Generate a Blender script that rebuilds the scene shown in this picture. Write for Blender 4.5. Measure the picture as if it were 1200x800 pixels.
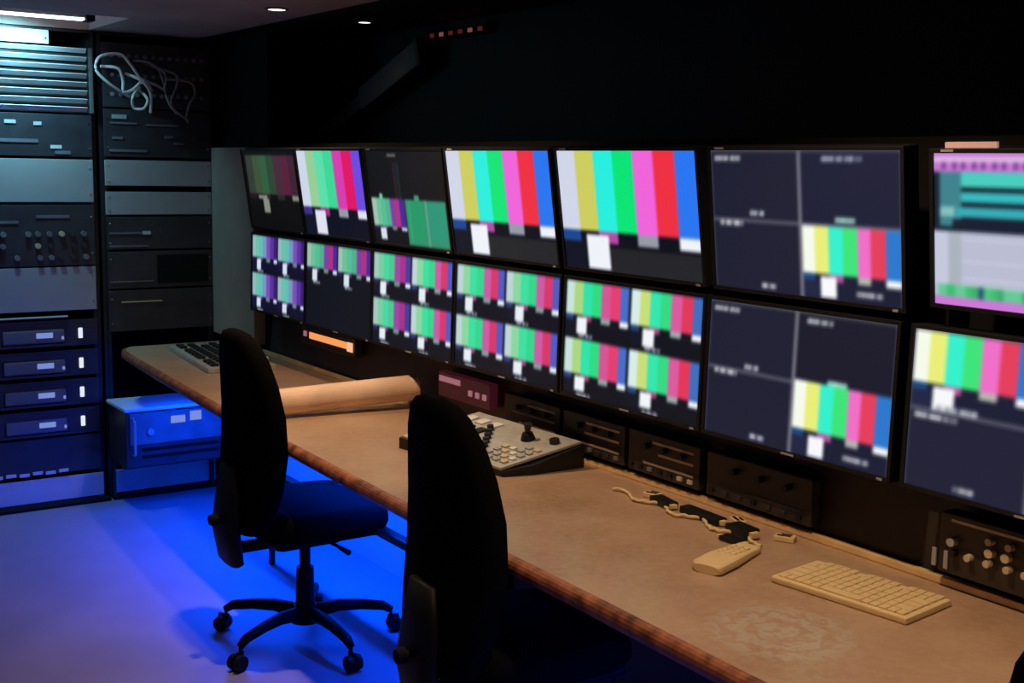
import bpy, bmesh, math, random
import numpy as np
from mathutils import Matrix, Vector

for o in list(bpy.data.objects):
    bpy.data.objects.remove(o)
S = bpy.context.scene
C = S.collection
PI = math.pi
random.seed(4)

# ------------------------------------------------------------------ camera, world, exposure
cam_d = bpy.data.cameras.new('camera')
cam = bpy.data.objects.new('camera', cam_d)
C.objects.link(cam)
S.camera = cam
cam_d.sensor_fit = 'HORIZONTAL'
cam_d.sensor_width = 36.0
cam_d.lens = 36.0 * 1429.29 / 1200.0
cam_d.clip_start = 0.02
X_ = Vector((0.825, 0.064, -0.562)); Y_ = Vector((-0.565, 0.127, -0.815)); Z_ = Vector((0.020, 0.990, 0.141))
R3 = Matrix((X_, Y_, Z_))
q = R3.to_quaternion(); q.normalize()
cam.rotation_mode = 'QUATERNION'
cam.rotation_quaternion = q
cam.location = (0, 0, 1.65)

S.view_settings.view_transform = 'Standard'
S.view_settings.look = 'None'
S.view_settings.gamma = 1.0
S.view_settings.use_curve_mapping = False
S.view_settings.exposure = 0.0
w = bpy.data.worlds.new('world')
S.world = w
w.use_nodes = True
w.node_tree.nodes['Background'].inputs['Color'].default_value = (0.05, 0.05, 0.07, 1)
w.node_tree.nodes['Background'].inputs['Strength'].default_value = 0.02


def light(name, kind, loc, energy, col, rot=(0, 0, 0), **kw):
    d = bpy.data.lights.new(name, kind)
    d.energy = energy
    d.color = col
    for k, v in kw.items():
        setattr(d, k, v)
    o = bpy.data.objects.new(name, d)
    o.location = loc
    o.rotation_euler = rot
    C.objects.link(o)
    return o


WARM = (1.0, 0.68, 0.40)
BLUE = (0.0, 0.062, 1.0)
# blue light strips under the desk
light('under_desk_light', 'AREA', (1.98, 4.35, 0.700), 50, BLUE, (0, 0, 0), shape='RECTANGLE', size=0.03, size_y=2.3, spread=math.radians(165))
light('under_desk_light', 'AREA', (1.85, 1.30, 0.700), 16, BLUE, (0, 0, 0), shape='RECTANGLE', size=0.03, size_y=0.9)
# cool work light over the left rack
light('rack_lamp_light', 'AREA', (1.28, 5.74, 2.262), 8.5, (0.28, 0.80, 1.0), (math.radians(30), 0, 0), shape='RECTANGLE', size=0.20, size_y=0.04, spread=math.radians(135))
light('rack_lamp_light', 'AREA', (1.36, 5.76, 2.30), 4, (0.55, 0.60, 1.0), (math.radians(180), 0, 0), shape='RECTANGLE', size=0.34, size_y=0.04)  # added upward lilac light, stands in for reflection onto the wall above
# ceiling downlights (fixtures are built below)
DOWN = [(2.01, 4.584, 22), (1.56, 3.5, 66), (1.56, 1.75, 48), (1.56, 0.3, 40)]
for (lx, ly, le) in DOWN:
    light('downlight_beam', 'SPOT', (lx, ly, 2.235), le * 1.12, WARM, (0, math.radians(-16 if lx < 2 else 0), 0), spot_size=math.radians(110 if lx < 2 else 125), spot_blend=0.9, shadow_soft_size=0.03)
light('downlight_beam', 'SPOT', (2.468, 4.723, 2.235), 0.5, WARM, (0, 0, 0), spot_size=math.radians(110), spot_blend=0.8, shadow_soft_size=0.02)
# pinkish fill added above the aisle to tint the left floor purple
light('aisle_pink_fill', 'SPOT', (0.7, 2.6, 2.23), 3.5, (1.0, 0.45, 0.60), (0, 0, 0), spot_size=math.radians(120), spot_blend=1.0, shadow_soft_size=0.05)


# ------------------------------------------------------------------ materials
def mat(name, col, rough=0.5, metal=0.0, spec=0.5, noise=0.0, nscale=20.0, bump=0.0, emit=None, estr=1.0):
    m = bpy.data.materials.new(name)
    m.use_nodes = True
    nt = m.node_tree
    b = nt.nodes['Principled BSDF']
    b.inputs['Base Color'].default_value = (*col, 1)
    b.inputs['Roughness'].default_value = rough
    b.inputs['Metallic'].default_value = metal
    b.inputs['Specular IOR Level'].default_value = spec
    if emit:
        b.inputs['Emission Color'].default_value = (*emit, 1)
        b.inputs['Emission Strength'].default_value = estr
    if noise or bump:
        tc = nt.nodes.new('ShaderNodeTexCoord')
        n = nt.nodes.new('ShaderNodeTexNoise')
        n.inputs['Scale'].default_value = nscale
        n.inputs['Detail'].default_value = 5
        nt.links.new(tc.outputs['Object'], n.inputs['Vector'])
        if noise:
            r = nt.nodes.new('ShaderNodeValToRGB')
            r.color_ramp.elements[0].position = 0.3
            r.color_ramp.elements[1].position = 0.7
            r.color_ramp.elements[0].color = (*[c * (1 - noise) for c in col], 1)
            r.color_ramp.elements[1].color = (*[min(1, c * (1 + noise)) for c in col], 1)
            nt.links.new(n.outputs['Fac'], r.inputs['Fac'])
            nt.links.new(r.outputs['Color'], b.inputs['Base Color'])
        if bump:
            bp = nt.nodes.new('ShaderNodeBump')
            bp.inputs['Strength'].default_value = bump
            bp.inputs['Distance'].default_value = 0.002
            nt.links.new(n.outputs['Fac'], bp.inputs['Height'])
            nt.links.new(bp.outputs['Normal'], b.inputs['Normal'])
    return m


M = {}
M['carpet'] = mat('floor_vinyl', (0.26, 0.235, 0.30), 0.5, noise=0.10, nscale=3, bump=0.05)
M['black_wall'] = mat('black_wall_lining', (0.010, 0.010, 0.011), 0.6, spec=0.3, noise=0.3, nscale=2)
M['black_ceiling'] = mat('black_soffit_lining', (0.010, 0.010, 0.011), 0.6, spec=0.25, noise=0.3, nscale=2)
M['grey_ceiling'] = mat('grey_ceiling_lining', (0.34, 0.29, 0.27), 0.8, noise=0.15, nscale=3)
M['wall_grey'] = mat('grey_wall_panel', (0.34, 0.275, 0.225), 0.5, noise=0.12, nscale=4)
M['lower_wall'] = mat('pale_lower_wall', (0.5, 0.5, 0.52), 0.5, noise=0.06, nscale=3)
M['black'] = mat('black_plastic', (0.010, 0.010, 0.011), 0.45, spec=0.35)
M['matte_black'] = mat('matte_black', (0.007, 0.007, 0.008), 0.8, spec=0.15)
M['fabric'] = mat('black_chair_fabric', (0.0035, 0.0035, 0.004), 0.95, spec=0.04, noise=0.3, nscale=180, bump=0.3)
M['chair_plastic'] = mat('black_chair_plastic', (0.004, 0.004, 0.005), 0.55, spec=0.2)
M['chrome'] = mat('chrome', (0.6, 0.6, 0.62), 0.2, 1.0)
M['rackblack'] = mat('rack_black_paint', (0.012, 0.012, 0.014), 0.45, noise=0.2, nscale=10)
M['unit'] = mat('equipment_face', (0.035, 0.035, 0.045), 0.4, noise=0.25, nscale=12)
M['unit_pale'] = mat('equipment_pale_face', (0.16, 0.16, 0.20), 0.4, noise=0.2, nscale=12)
M['panel'] = mat('brushed_blank_panel', (0.40, 0.41, 0.42), 0.45, 0.1, noise=0.06, nscale=6)
M['panel_base'] = mat('base_panel_paint', (0.60, 0.62, 0.64), 0.5, noise=0.05, nscale=6)
M['slat'] = mat('louvre_aluminium', (0.62, 0.66, 0.68), 0.4, 0.3, noise=0.08, nscale=8)
M['cream'] = mat('cream_plastic', (0.76, 0.58, 0.31), 0.5, noise=0.06, nscale=30)
M['keycap'] = mat('cream_keycap', (0.74, 0.56, 0.30), 0.55)
M['white'] = mat('white_plastic', (0.75, 0.75, 0.75), 0.45)
M['silver'] = mat('silver_console_face', (0.58, 0.57, 0.54), 0.38, 0.35, noise=0.15, nscale=25)
M['cable_white'] = mat('grey_white_cable', (0.75, 0.78, 0.75), 0.5)
M['cable_dark'] = mat('dark_cable', (0.22, 0.22, 0.22), 0.5)
M['paper'] = mat('tan_paper_roll', (0.80, 0.55, 0.40), 0.45, noise=0.14, nscale=7)
M['duct'] = mat('grey_duct_paint', (0.10, 0.10, 0.105), 0.6, noise=0.15, nscale=5)
M['edge'] = mat('red_brown_desk_edge', (0.30, 0.105, 0.05), 0.4, noise=0.75, nscale=22, bump=0.3)
M['trim'] = mat('brass_edge_trim', (0.85, 0.58, 0.28), 0.45, 0.1, noise=0.15, nscale=9)
M['lilac'] = mat('lit_case_lid', (0.80, 0.82, 0.84), 0.4)  # light falling on the case top is put into this pale colour
M['console'] = mat('brown_black_console', (0.035, 0.026, 0.020), 0.5, noise=0.3, nscale=8)
M['legend'] = mat('printed_legend', (0.60, 0.50, 0.34), 0.6)
M['pink_label'] = mat('glowing_label_strip', (0.6, 0.38, 0.34), 0.6, emit=(0.6, 0.35, 0.3), estr=0.35)  # paper is no lamp; its lit look is an added glow
M['bezel_label'] = mat('bezel_legend', (0.35, 0.35, 0.36), 0.6)


def emis(name, col, s):
    return mat(name, (0.02, 0.02, 0.02), 0.5, emit=col, estr=s)


M['lamp_warm'] = emis('warm_lamp_face', (1.0, 0.85, 0.68), 3.0)
M['lamp_cool'] = emis('cool_lamp_face', (0.80, 1.0, 1.0), 4.0)
M['led_blue'] = emis('pale_blue_display', (0.30, 0.42, 1.0), 0.6)
M['led_white'] = emis('white_indicator', (0.85, 0.92, 1.0), 0.9)
M['led_red'] = emis('red_indicator', (0.5, 0.05, 0.05), 0.15)
M['dim_red'] = emis('dim_red_indicator', (0.5, 0.12, 0.14), 0.4)
M['orange'] = emis('orange_display', (1.0, 0.36, 0.10), 0.95)
M['orange_pale'] = emis('pale_orange_display', (1.0, 0.55, 0.30), 0.9)
M['dark_red'] = emis('dark_red_display', (0.05, 0.006, 0.012), 0.6)
M['pinkled'] = emis('pink_digits', (0.7, 0.28, 0.34), 0.45)
M['strip_blue'] = emis('blue_strip_lens', (0.0, 0.10, 1.0), 2.0)

# screens take their picture from a colour attribute on the mesh
sm = bpy.data.materials.new('monitor_picture')
sm.use_nodes = True
nt = sm.node_tree
b = nt.nodes['Principled BSDF']
b.inputs['Base Color'].default_value = (0.01, 0.01, 0.012, 1)
b.inputs['Roughness'].default_value = 0.35
b.inputs['Specular IOR Level'].default_value = 0.2
at_ = nt.nodes.new('ShaderNodeAttribute')
at_.attribute_name = 'picture'
nt.links.new(at_.outputs['Color'], b.inputs['Emission Color'])
b.inputs['Emission Strength'].default_value = 1.0
M['screen'] = sm

# worn laminate desk top
dm = bpy.data.materials.new('worn_desk_laminate')
dm.use_nodes = True
nt = dm.node_tree
L = nt.links
b = nt.nodes['Principled BSDF']
tc = nt.nodes.new('ShaderNodeTexCoord')
n1 = nt.nodes.new('ShaderNodeTexNoise'); n1.inputs['Scale'].default_value = 3.2; n1.inputs['Detail'].default_value = 6; n1.inputs['Roughness'].default_value = 0.6
L.new(tc.outputs['Object'], n1.inputs['Vector'])
r1 = nt.nodes.new('ShaderNodeValToRGB')
r1.color_ramp.elements[0].position = 0.32; r1.color_ramp.elements[0].color = (0.36, 0.215, 0.13, 1)
r1.color_ramp.elements[1].position = 0.68; r1.color_ramp.elements[1].color = (0.50, 0.34, 0.22, 1)
e = r1.color_ramp.elements.new(0.5); e.color = (0.44, 0.275, 0.185, 1)
L.new(n1.outputs['Fac'], r1.inputs['Fac'])
n2 = nt.nodes.new('ShaderNodeTexNoise'); n2.inputs['Scale'].default_value = 45; n2.inputs['Detail'].default_value = 8; n2.inputs['Roughness'].default_value = 0.7
L.new(tc.outputs['Object'], n2.inputs['Vector'])
r2 = nt.nodes.new('ShaderNodeValToRGB')
r2.color_ramp.elements[0].position = 0.42; r2.color_ramp.elements[0].color = (0, 0, 0, 1)
r2.color_ramp.elements[1].position = 0.72; r2.color_ramp.elements[1].color = (0.5, 0.5, 0.5, 1)
L.new(n2.outputs['Fac'], r2.inputs['Fac'])
mx = nt.nodes.new('ShaderNodeMixRGB'); mx.inputs['Color2'].default_value = (0.58, 0.43, 0.30, 1)
L.new(r2.outputs['Color'], mx.inputs['Fac']); L.new(r1.outputs['Color'], mx.inputs['Color1'])
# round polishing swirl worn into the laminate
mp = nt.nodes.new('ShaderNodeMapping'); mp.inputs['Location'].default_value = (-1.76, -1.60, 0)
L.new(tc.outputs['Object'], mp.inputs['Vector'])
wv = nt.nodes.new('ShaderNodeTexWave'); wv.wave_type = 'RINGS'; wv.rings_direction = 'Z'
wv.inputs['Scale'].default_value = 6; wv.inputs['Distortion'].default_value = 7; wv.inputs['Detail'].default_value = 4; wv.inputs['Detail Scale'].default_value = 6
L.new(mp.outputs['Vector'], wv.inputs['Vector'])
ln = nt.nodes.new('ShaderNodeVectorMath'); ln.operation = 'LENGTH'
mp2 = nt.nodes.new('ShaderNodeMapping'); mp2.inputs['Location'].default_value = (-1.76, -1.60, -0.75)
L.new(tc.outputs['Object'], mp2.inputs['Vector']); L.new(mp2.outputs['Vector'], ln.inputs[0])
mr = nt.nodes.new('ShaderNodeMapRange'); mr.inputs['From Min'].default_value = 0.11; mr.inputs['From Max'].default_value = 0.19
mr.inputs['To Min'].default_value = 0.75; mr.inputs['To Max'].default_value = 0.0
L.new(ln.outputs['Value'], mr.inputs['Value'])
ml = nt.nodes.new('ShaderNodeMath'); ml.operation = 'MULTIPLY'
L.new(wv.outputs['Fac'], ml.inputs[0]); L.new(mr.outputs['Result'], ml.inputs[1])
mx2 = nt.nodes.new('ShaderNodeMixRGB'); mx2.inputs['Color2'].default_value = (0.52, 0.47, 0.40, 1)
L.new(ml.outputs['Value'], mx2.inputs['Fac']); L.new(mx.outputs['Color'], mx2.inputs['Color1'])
L.new(mx2.outputs['Color'], b.inputs['Base Color'])
rr = nt.nodes.new('ShaderNodeMapRange'); rr.inputs['To Min'].default_value = 0.24; rr.inputs['To Max'].default_value = 0.40
L.new(n1.outputs['Fac'], rr.inputs['Value']); L.new(rr.outputs['Result'], b.inputs['Roughness'])
bp = nt.nodes.new('ShaderNodeBump'); bp.inputs['Strength'].default_value = 0.25; bp.inputs['Distance'].default_value = 0.001
L.new(n2.outputs['Fac'], bp.inputs['Height']); L.new(bp.outputs['Normal'], b.inputs['Normal'])
b.inputs['Specular IOR Level'].default_value = 0.6
M['desk'] = dm


# ------------------------------------------------------------------ mesh helpers
def box(bm, x0, x1, y0, y1, z0, z1, bev=0.0, mtx=None):
    r = bmesh.ops.create_cube(bm, size=1.0)
    vs = r['verts']
    bmesh.ops.scale(bm, vec=(x1 - x0, y1 - y0, z1 - z0), verts=vs)
    bmesh.ops.translate(bm, vec=((x0 + x1) / 2, (y0 + y1) / 2, (z0 + z1) / 2), verts=vs)
    if bev:
        es = list({e for v in vs for e in v.link_edges})
        rb = bmesh.ops.bevel(bm, geom=es, offset=bev, segments=2, affect='EDGES', profile=0.6)
        vs = list({v for f in rb['faces'] for v in f.verts} | {v for v in vs if v.is_valid})
    if mtx is not None:
        bmesh.ops.transform(bm, matrix=mtx, verts=[v for v in vs if v.is_valid])
    return bm


def cyl(bm, p0, p1, r0, r1=None, seg=20, cap=True):
    p0 = Vector(p0); p1 = Vector(p1)
    r1 = r0 if r1 is None else r1
    d = p1 - p0
    m = Matrix.Translation((p0 + p1) / 2) @ d.to_track_quat('Z', 'Y').to_matrix().to_4x4()
    bmesh.ops.create_cone(bm, cap_ends=cap, segments=seg, radius1=r0, radius2=r1, depth=d.length, matrix=m)
    return bm


def loft(bm, rings, close=True):
    """rings: lists of points with equal counts; skins them together and caps the ends"""
    R = [[bm.verts.new(p) for p in ring] for ring in rings]
    n = len(R[0])
    for a, c in zip(R[:-1], R[1:]):
        for i in range(n):
            j = (i + 1) % n
            bm.faces.new((a[i], a[j], c[j], c[i]))
    if close:
        bm.faces.new(list(reversed(R[0])))
        bm.faces.new(R[-1])
    bmesh.ops.recalc_face_normals(bm, faces=bm.faces)
    return bm


def tube(bm, pts, rad, seg=8):
    """a round tube swept through pts; rad number or list"""
    pts = [Vector(p) for p in pts]
    if not isinstance(rad, (list, tuple)):
        rad = [rad] * len(pts)
    rings = []
    up = Vector((0, 0, 1))
    for i, p in enumerate(pts):
        t = (pts[min(i + 1, len(pts) - 1)] - pts[max(i - 1, 0)]).normalized()
        a = t.cross(up)
        if a.length < 0.2:
            a = t.cross(Vector((0, 1, 0)))
        a.normalize()
        c = a.cross(t)
        rings.append([p + (a * math.cos(k * 2 * PI / seg) + c * math.sin(k * 2 * PI / seg)) * rad[i] for k in range(seg)])
    return loft(bm, rings)


def prism(bm, pts, z0, z1):
    lo = [bm.verts.new((x, y, z0)) for x, y in pts]
    hi = [bm.verts.new((x, y, z1)) for x, y in pts]
    n = len(pts)
    bm.faces.new(list(reversed(lo))); bm.faces.new(hi)
    for i in range(n):
        j = (i + 1) % n
        bm.faces.new((lo[i], lo[j], hi[j], hi[i]))
    bmesh.ops.recalc_face_normals(bm, faces=bm.faces)
    return bm


def obj(name, bm, m, parent=None, loc=None, smooth=False, label=None, rot=None):
    me = bpy.data.meshes.new(name)
    if smooth:
        for f in bm.faces:
            f.smooth = True
    bm.to_mesh(me); bm.free()
    me.materials.append(M[m] if isinstance(m, str) else m)
    o = bpy.data.objects.new(name, me)
    C.objects.link(o)
    if parent: o.parent = parent
    if loc: o.location = loc
    if rot: o.rotation_euler = rot
    if label: o['label'] = label
    return o


def bx(name, m, dims, parent=None, bev=0.0, label=None, mtx=None):
    return obj(name, box(bmesh.new(), *dims, bev=bev, mtx=mtx), m, parent, label=label)


def tag(o, label, cat, group=None):
    o['label'] = label; o['category'] = cat
    if group: o['group'] = group
    return o


def thing(name, label, cat, loc=(0, 0, 0), rotz=0, group=None, rot=None):
    o = bpy.data.objects.new(name, None)
    o.empty_display_size = 0.05
    C.objects.link(o)
    o.location = loc
    o.rotation_euler = rot if rot else (0, 0, rotz)
    return tag(o, label, cat, group)


def struct(o):
    o['kind'] = 'structure'
    return o


def dup(root, loc=None, rotz=None, label=None, group=None):
    def rec(o, par):
        c = o.copy(); C.objects.link(c)
        if par: c.parent = par
        for ch in list(o.children):
            rec(ch, c)
        return c
    r = rec(root, None)
    if loc is not None: r.location = loc
    if rotz is not None: r.rotation_euler = (0, 0, rotz)
    if label: r['label'] = label
    if group: r['group'] = group
    return r


# ------------------------------------------------------------------ room shell
XR = 2.75   # black wall behind the monitors
struct(bx('floor', 'carpet', (-0.7, 2.9, -1.6, 6.6, -0.06, 0.0)))
struct(bx('wall_right', 'black_wall', (XR, XR + 0.08, -1.6, 6.6, 0.0, 2.6)))
struct(bx('trim_1', 'lower_wall', (2.34, 2.40, -1.6, 6.0, 0.0, 0.70), label='pale lower wall lining under the desk'))
struct(bx('wall_back', 'rackblack', (-0.7, 2.75, 6.45, 6.53, 0.0, 2.6)))
struct(bx('wall_left', 'wall_grey', (-0.78, -0.70, -1.6, 6.6, 0.0, 2.6)))
struct(bx('wall_front', 'wall_grey', (-0.7, 2.75, -1.68, -1.6, 0.0, 2.6)))
cb = box(bmesh.new(), -0.7, 1.67, 5.35, 6.45, 2.50, 2.56)
box(cb, 1.67, 2.2, 5.35, 6.45, 2.25, 2.56)
box(cb, -0.7, 2.2, -1.6, 5.35, 2.25, 2.56)
struct(obj('ceiling', cb, 'grey_ceiling'))
struct(bx('ceiling', 'black_ceiling', (2.2, 2.75, -1.6, 6.45, 2.25, 2.56)))
struct(bx('wall_back', 'wall_grey', (-0.7, 1.10, 5.95, 6.45, 0.0, 2.5)))
struct(bx('wall_back', 'wall_grey', (1.10, 1.67, 5.972, 6.45, 2.25, 2.5)))
# grey panel closing the monitor wall towards the racks
struct(bx('trim_2', 'wall_grey', (2.25, 2.31, 5.42, 5.95, 0.79, 1.72), bev=0.004, label='grey upright end panel between racks and monitors'))
struct(bx('wall_side', 'matte_black', (2.31, 2.37, 5.38, 6.45, 0.0, 2.25)))


# ------------------------------------------------------------------ racks
def rack(x0, x1, label):
    t = thing('equipment_rack', label, 'rack', ((x0 + x1) / 2, 5.97, 0), group='equipment racks against the end wall')
    hw = (x1 - x0) / 2
    for s in (-1, 1):
        bx('side_panel', 'rackblack', (s * hw - (0.018 if s > 0 else 0), s * hw + (0.018 if s < 0 else 0), 0.0, 0.44, 0.0, 2.235), t)
    for s in (-1, 1):
        bx('mounting_rail', 'rackblack', (s * (hw - 0.026) - 0.008, s * (hw - 0.026) + 0.008, -0.004, 0.02, 0.14, 2.2), t)
    bx('top_panel', 'rackblack', (-hw, hw, 0.0, 0.44, 2.235, 2.245), t)
    bx('back_panel', 'matte_black', (-hw, hw, 0.43, 0.44, 0.0, 2.235), t)
    bx('base_panel', 'panel_base', (-hw + 0.015, hw - 0.012, -0.02, 0.0, 0.016, 0.128), t, bev=0.002, label='pale kick panel')
    bx('plinth', 'matte_black', (-hw, hw, -0.10, 0.0, 0.0, 0.014), t)
    return t


rack(1.115, 1.690, 'tall black rack under the cool lamp, holding the louvred panel and four lit units')
rack(1.705, 2.262, 'tall black rack next to the grey end panel, hung with looped cables')


def rack_unit(name, label, cat, x0, x1, z0, z1, m='unit', group=None, y=5.965, depth=0.3):
    t = thing(name, label, cat, ((x0 + x1) / 2, y, z0), group=group)
    hw = (x1 - x0) / 2
    bx('face_plate', m, (-hw, hw, -0.012, 0.0, 0.0, z1 - z0), t, bev=0.002)
    bx('chassis', 'matte_black', (-hw + 0.04, hw - 0.04, 0.0, depth, 0.004, z1 - z0 - 0.004), t)
    return t, hw, z1 - z0


def screw_set(t, hw, h):
    for sx in (-1, 1):
        for zz in ((0.2 * h, 0.8 * h)):
            obj('screw', cyl(bmesh.new(), (sx * (hw - 0.015), -0.015, zz), (sx * (hw - 0.015), -0.012, zz), 0.004, seg=8), 'chrome', t)


LX0, LX1 = 1.135, 1.668
RX0, RX1 = 1.725, 2.250
# louvred vent panel
t = thing('glare_plate', 'white plate added for the glare between the cool lamp and the louvred panel', 'panel', (1.385, 5.965, 2.172))  # added white plate, stands in for the blown-out glow below the lamp
bx('plate', 'white', (-0.25, 0.10, -0.012, 0.0, 0.0, 0.062), t, bev=0.003)
for s in (-1, 1):
    obj('screw', cyl(bmesh.new(), (-0.075 + s * 0.16, -0.015, 0.025), (-0.075 + s * 0.16, -0.012, 0.025), 0.005, seg=8), 'chrome', t)
t = thing('louvred_vent_panel', 'brightly lit louvred metal vent panel under the cool lamp', 'vent', ((LX0 + LX1) / 2, 5.965, 1.865))
hw = (LX1 - LX0) / 2
bx('backing', 'rackblack', (-hw, hw, -0.002, 0.004, 0.0, 0.300), t)
for s in (-1, 1):
    bx('side_strip', 'duct', (s * hw - 0.006, s * hw + 0.006, -0.03, 0.0, 0.0, 0.300), t)
for k in range(8):
    z = 0.016 + k * 0.0385
    bx('slat', 'slat', (-hw + 0.008, hw - 0.02, -0.0125, 0.0125, -0.002, 0.002), t,
       mtx=Matrix.Translation((0, -0.018, z)) @ Matrix.Rotation(math.radians(-48), 4, 'X'))
# dark strip with small lit bits
t, hw, h = rack_unit('patch_bay', 'dark patch panel with white tags directly below the louvred vent', 'patch panel', LX0, LX1, 1.66, 1.855)
screw_set(t, hw, h)
for (px, pz, ww, m) in [(0.02, 0.15, 0.035, 'slat'), (-0.10, 0.155, 0.05, 'slat'), (0.10, 0.045, 0.05, 'white'), (0.13, 0.02, 0.07, 'unit_pale'), (-0.08, 0.07, 0.2, 'unit_pale')]:
    bx('tag', m, (px - ww / 2, px + ww / 2, -0.016, -0.012, pz - 0.008, pz + 0.008), t)
t, hw, h = rack_unit('blank_panel', 'large pale blank panel in the left rack above the patch sockets', 'panel', LX0, LX1, 1.448, 1.648, 'panel')
screw_set(t, hw, h)
t, hw, h = rack_unit('connector_unit', 'black connector panel with sockets and knobs between two blank panels', 'patch panel', LX0, LX1, 1.150, 1.436)
screw_set(t, hw, h)
bx('legend_strip', 'unit_pale', (0.0, 0.15, -0.016, -0.012, 0.225, 0.238), t)
bx('legend_strip', 'unit_pale', (-0.25, -0.08, -0.016, -0.012, 0.20, 0.212), t)
rnd = random.Random(8)
for i in range(9):
    for j in range(3):
        if rnd.random() < 0.3: continue
        xx = -0.20 + i * 0.052 + rnd.uniform(-.006, .006); zz = 0.04 + j * 0.055
        obj('socket', cyl(bmesh.new(), (xx, -0.026, zz), (xx, -0.012, zz), 0.013, seg=10), rnd.choice(['unit_pale', 'unit', 'unit', 'cable_dark', 'legend']), t)
t, hw, h = rack_unit('blank_panel', 'lower blank panel in the left rack, lilac lit, above the lit units', 'panel', LX0, LX1, 0.936, 1.142, 'panel')
screw_set(t, hw, h)
bx('edge_strip', 'white', (-hw, hw - 0.14, -0.026, -0.012, -0.03, -0.024), t, label='bright thin metal strip')
# four drive units
order = ['topmost', 'second from the top', 'third from the top', 'lowest']
zs = [0.765, 0.620, 0.478, 0.335]


def drive_unit():
    t, hw, h = rack_unit('drive_unit', '', 'rack unit', LX0, LX1, zs[0], zs[0] + 0.125, group='lit units in the left rack')
    bx('recess_panel', 'unit_pale', (-0.17, 0.11, -0.022, -0.012, 0.02, 0.085), t, bev=0.008, label='paler rounded recess')
    bx('display', 'led_blue', (-0.02, 0.055, -0.025, -0.022, 0.045, 0.07), t, label='pale blue lit display')
    bx('handle', 'unit', (-0.19, 0.13, -0.03, -0.022, 0.006, 0.014), t)
    bx('indicator', 'led_white', (0.175, 0.195, -0.018, -0.012, 0.035, 0.085), t, bev=0.004, label='small white light')
    bx('button', 'led_blue', (0.095, 0.105, -0.026, -0.022, 0.035, 0.05), t)
    bx('vent_strip', 'unit', (0.205, 0.24, -0.016, -0.012, 0.02, 0.1), t)
    return t


d0 = drive_unit()
for i in range(4):
    o = d0 if i == 0 else dup(d0)
    o.location = ((LX0 + LX1) / 2, 5.965, zs[i])
    o['label'] = 'black rack unit with blue display, %s of four in left rack' % order[i]
t, hw, h = rack_unit('blank_panel', 'black blank panel in the left rack under the four lit units', 'panel', LX0, LX1, 0.150, 0.325, 'unit')
for k in range(6):
    bx('white_tag', 'white', (-hw + 0.03 + k * 0.06, -hw + 0.075 + k * 0.06, -0.02, -0.012, 0.0 + (k % 2) * .004, 0.014 + (k % 2) * .004), t)

# right rack
t, hw, h = rack_unit('cable_patch_bay', 'black patch bay behind the looped cables at the top of the rack', 'patch panel', RX0, RX1, 1.90, 2.20)
screw_set(t, hw, h)
for j in range(3):
    for i in range(12):
        xx = -0.22 + i * 0.04; zz = 0.06 + j * 0.09
        obj('socket', cyl(bmesh.new(), (xx, -0.018, zz), (xx, -0.012, zz), 0.010, seg=8), 'unit_pale' if (i + j) % 3 else 'cable_dark', t)
# loops of cable: each cable is a thing
rnd = random.Random(21)


def spline(pts, n=10):
    P = [Vector(p) for p in pts]
    P = [P[0]] + P + [P[-1]]
    out = []
    for i in range(1, len(P) - 2):
        for k in range(n):
            s = k / n
            a, b_, c, d = P[i - 1], P[i], P[i + 1], P[i + 2]
            out.append(0.5 * ((2 * b_) + (c - a) * s + (2 * a - 5 * b_ + 4 * c - d) * s * s + (3 * b_ - a - 3 * c + d) * s ** 3))
    out.append(P[-2])
    return out


def px2rack(px, py):
    # rough place of a photo point on the rack front (metres)
    return 1.706 + (px - 118) * 0.00418, 2.19 - (py - 42) * 0.00389


loops = [
    ([(152, 104), (128, 90), (113, 74), (118, 58), (140, 54), (152, 66), (162, 80), (174, 84)], 'cable_white', 'bold whitish cable curling in the leftmost wide loop'),
    ([(120, 69), (136, 71), (142, 84), (142, 98), (152, 96), (166, 84), (178, 95)], 'cable_white', 'whitish cable looping inside the leftmost wide loop'),
    ([(158, 60), (172, 62), (184, 72), (188, 92), (178, 88), (164, 82)], 'cable_dark', 'grey cable arching from the top middle of the patch bay'),
    ([(148, 76), (160, 84), (172, 98), (176, 122)], 'cable_white', 'whitish cable dropping to a straight end in the middle'),
    ([(164, 92), (150, 104), (152, 117), (162, 118), (168, 106), (162, 94)], 'cable_white', 'small oval whitish cable loop hanging lowest'),
    ([(170, 62), (186, 74), (188, 96), (194, 116), (212, 128), (220, 132)], 'cable_dark', 'long grey cable trailing down to the right'),
    ([(182, 66), (198, 76), (200, 92), (192, 108), (206, 122)], 'cable_dark', 'dark grey cable looping right of the middle'),
    ([(196, 80), (214, 84), (222, 98), (212, 112), (218, 126)], 'cable_dark', 'dark grey cable at the far right of the bundle'),
]
for i, (pts, m, lb) in enumerate(loops):
    P = []
    for k, (a, c) in enumerate(pts):
        X, Z = px2rack(a, c)
        end = k in (0, len(pts) - 1)
        P.append((X, 5.947 if end else 5.915 - 0.012 * i * (1 if k % 2 else .6), Z))
    o = obj('patch_cable', tube(bmesh.new(), spline(P, 8), 0.0072 if m == 'cable_white' else 0.0062, 8), m, smooth=True)
    tag(o, lb, 'cable', 'looped patch cables on the right rack')

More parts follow.
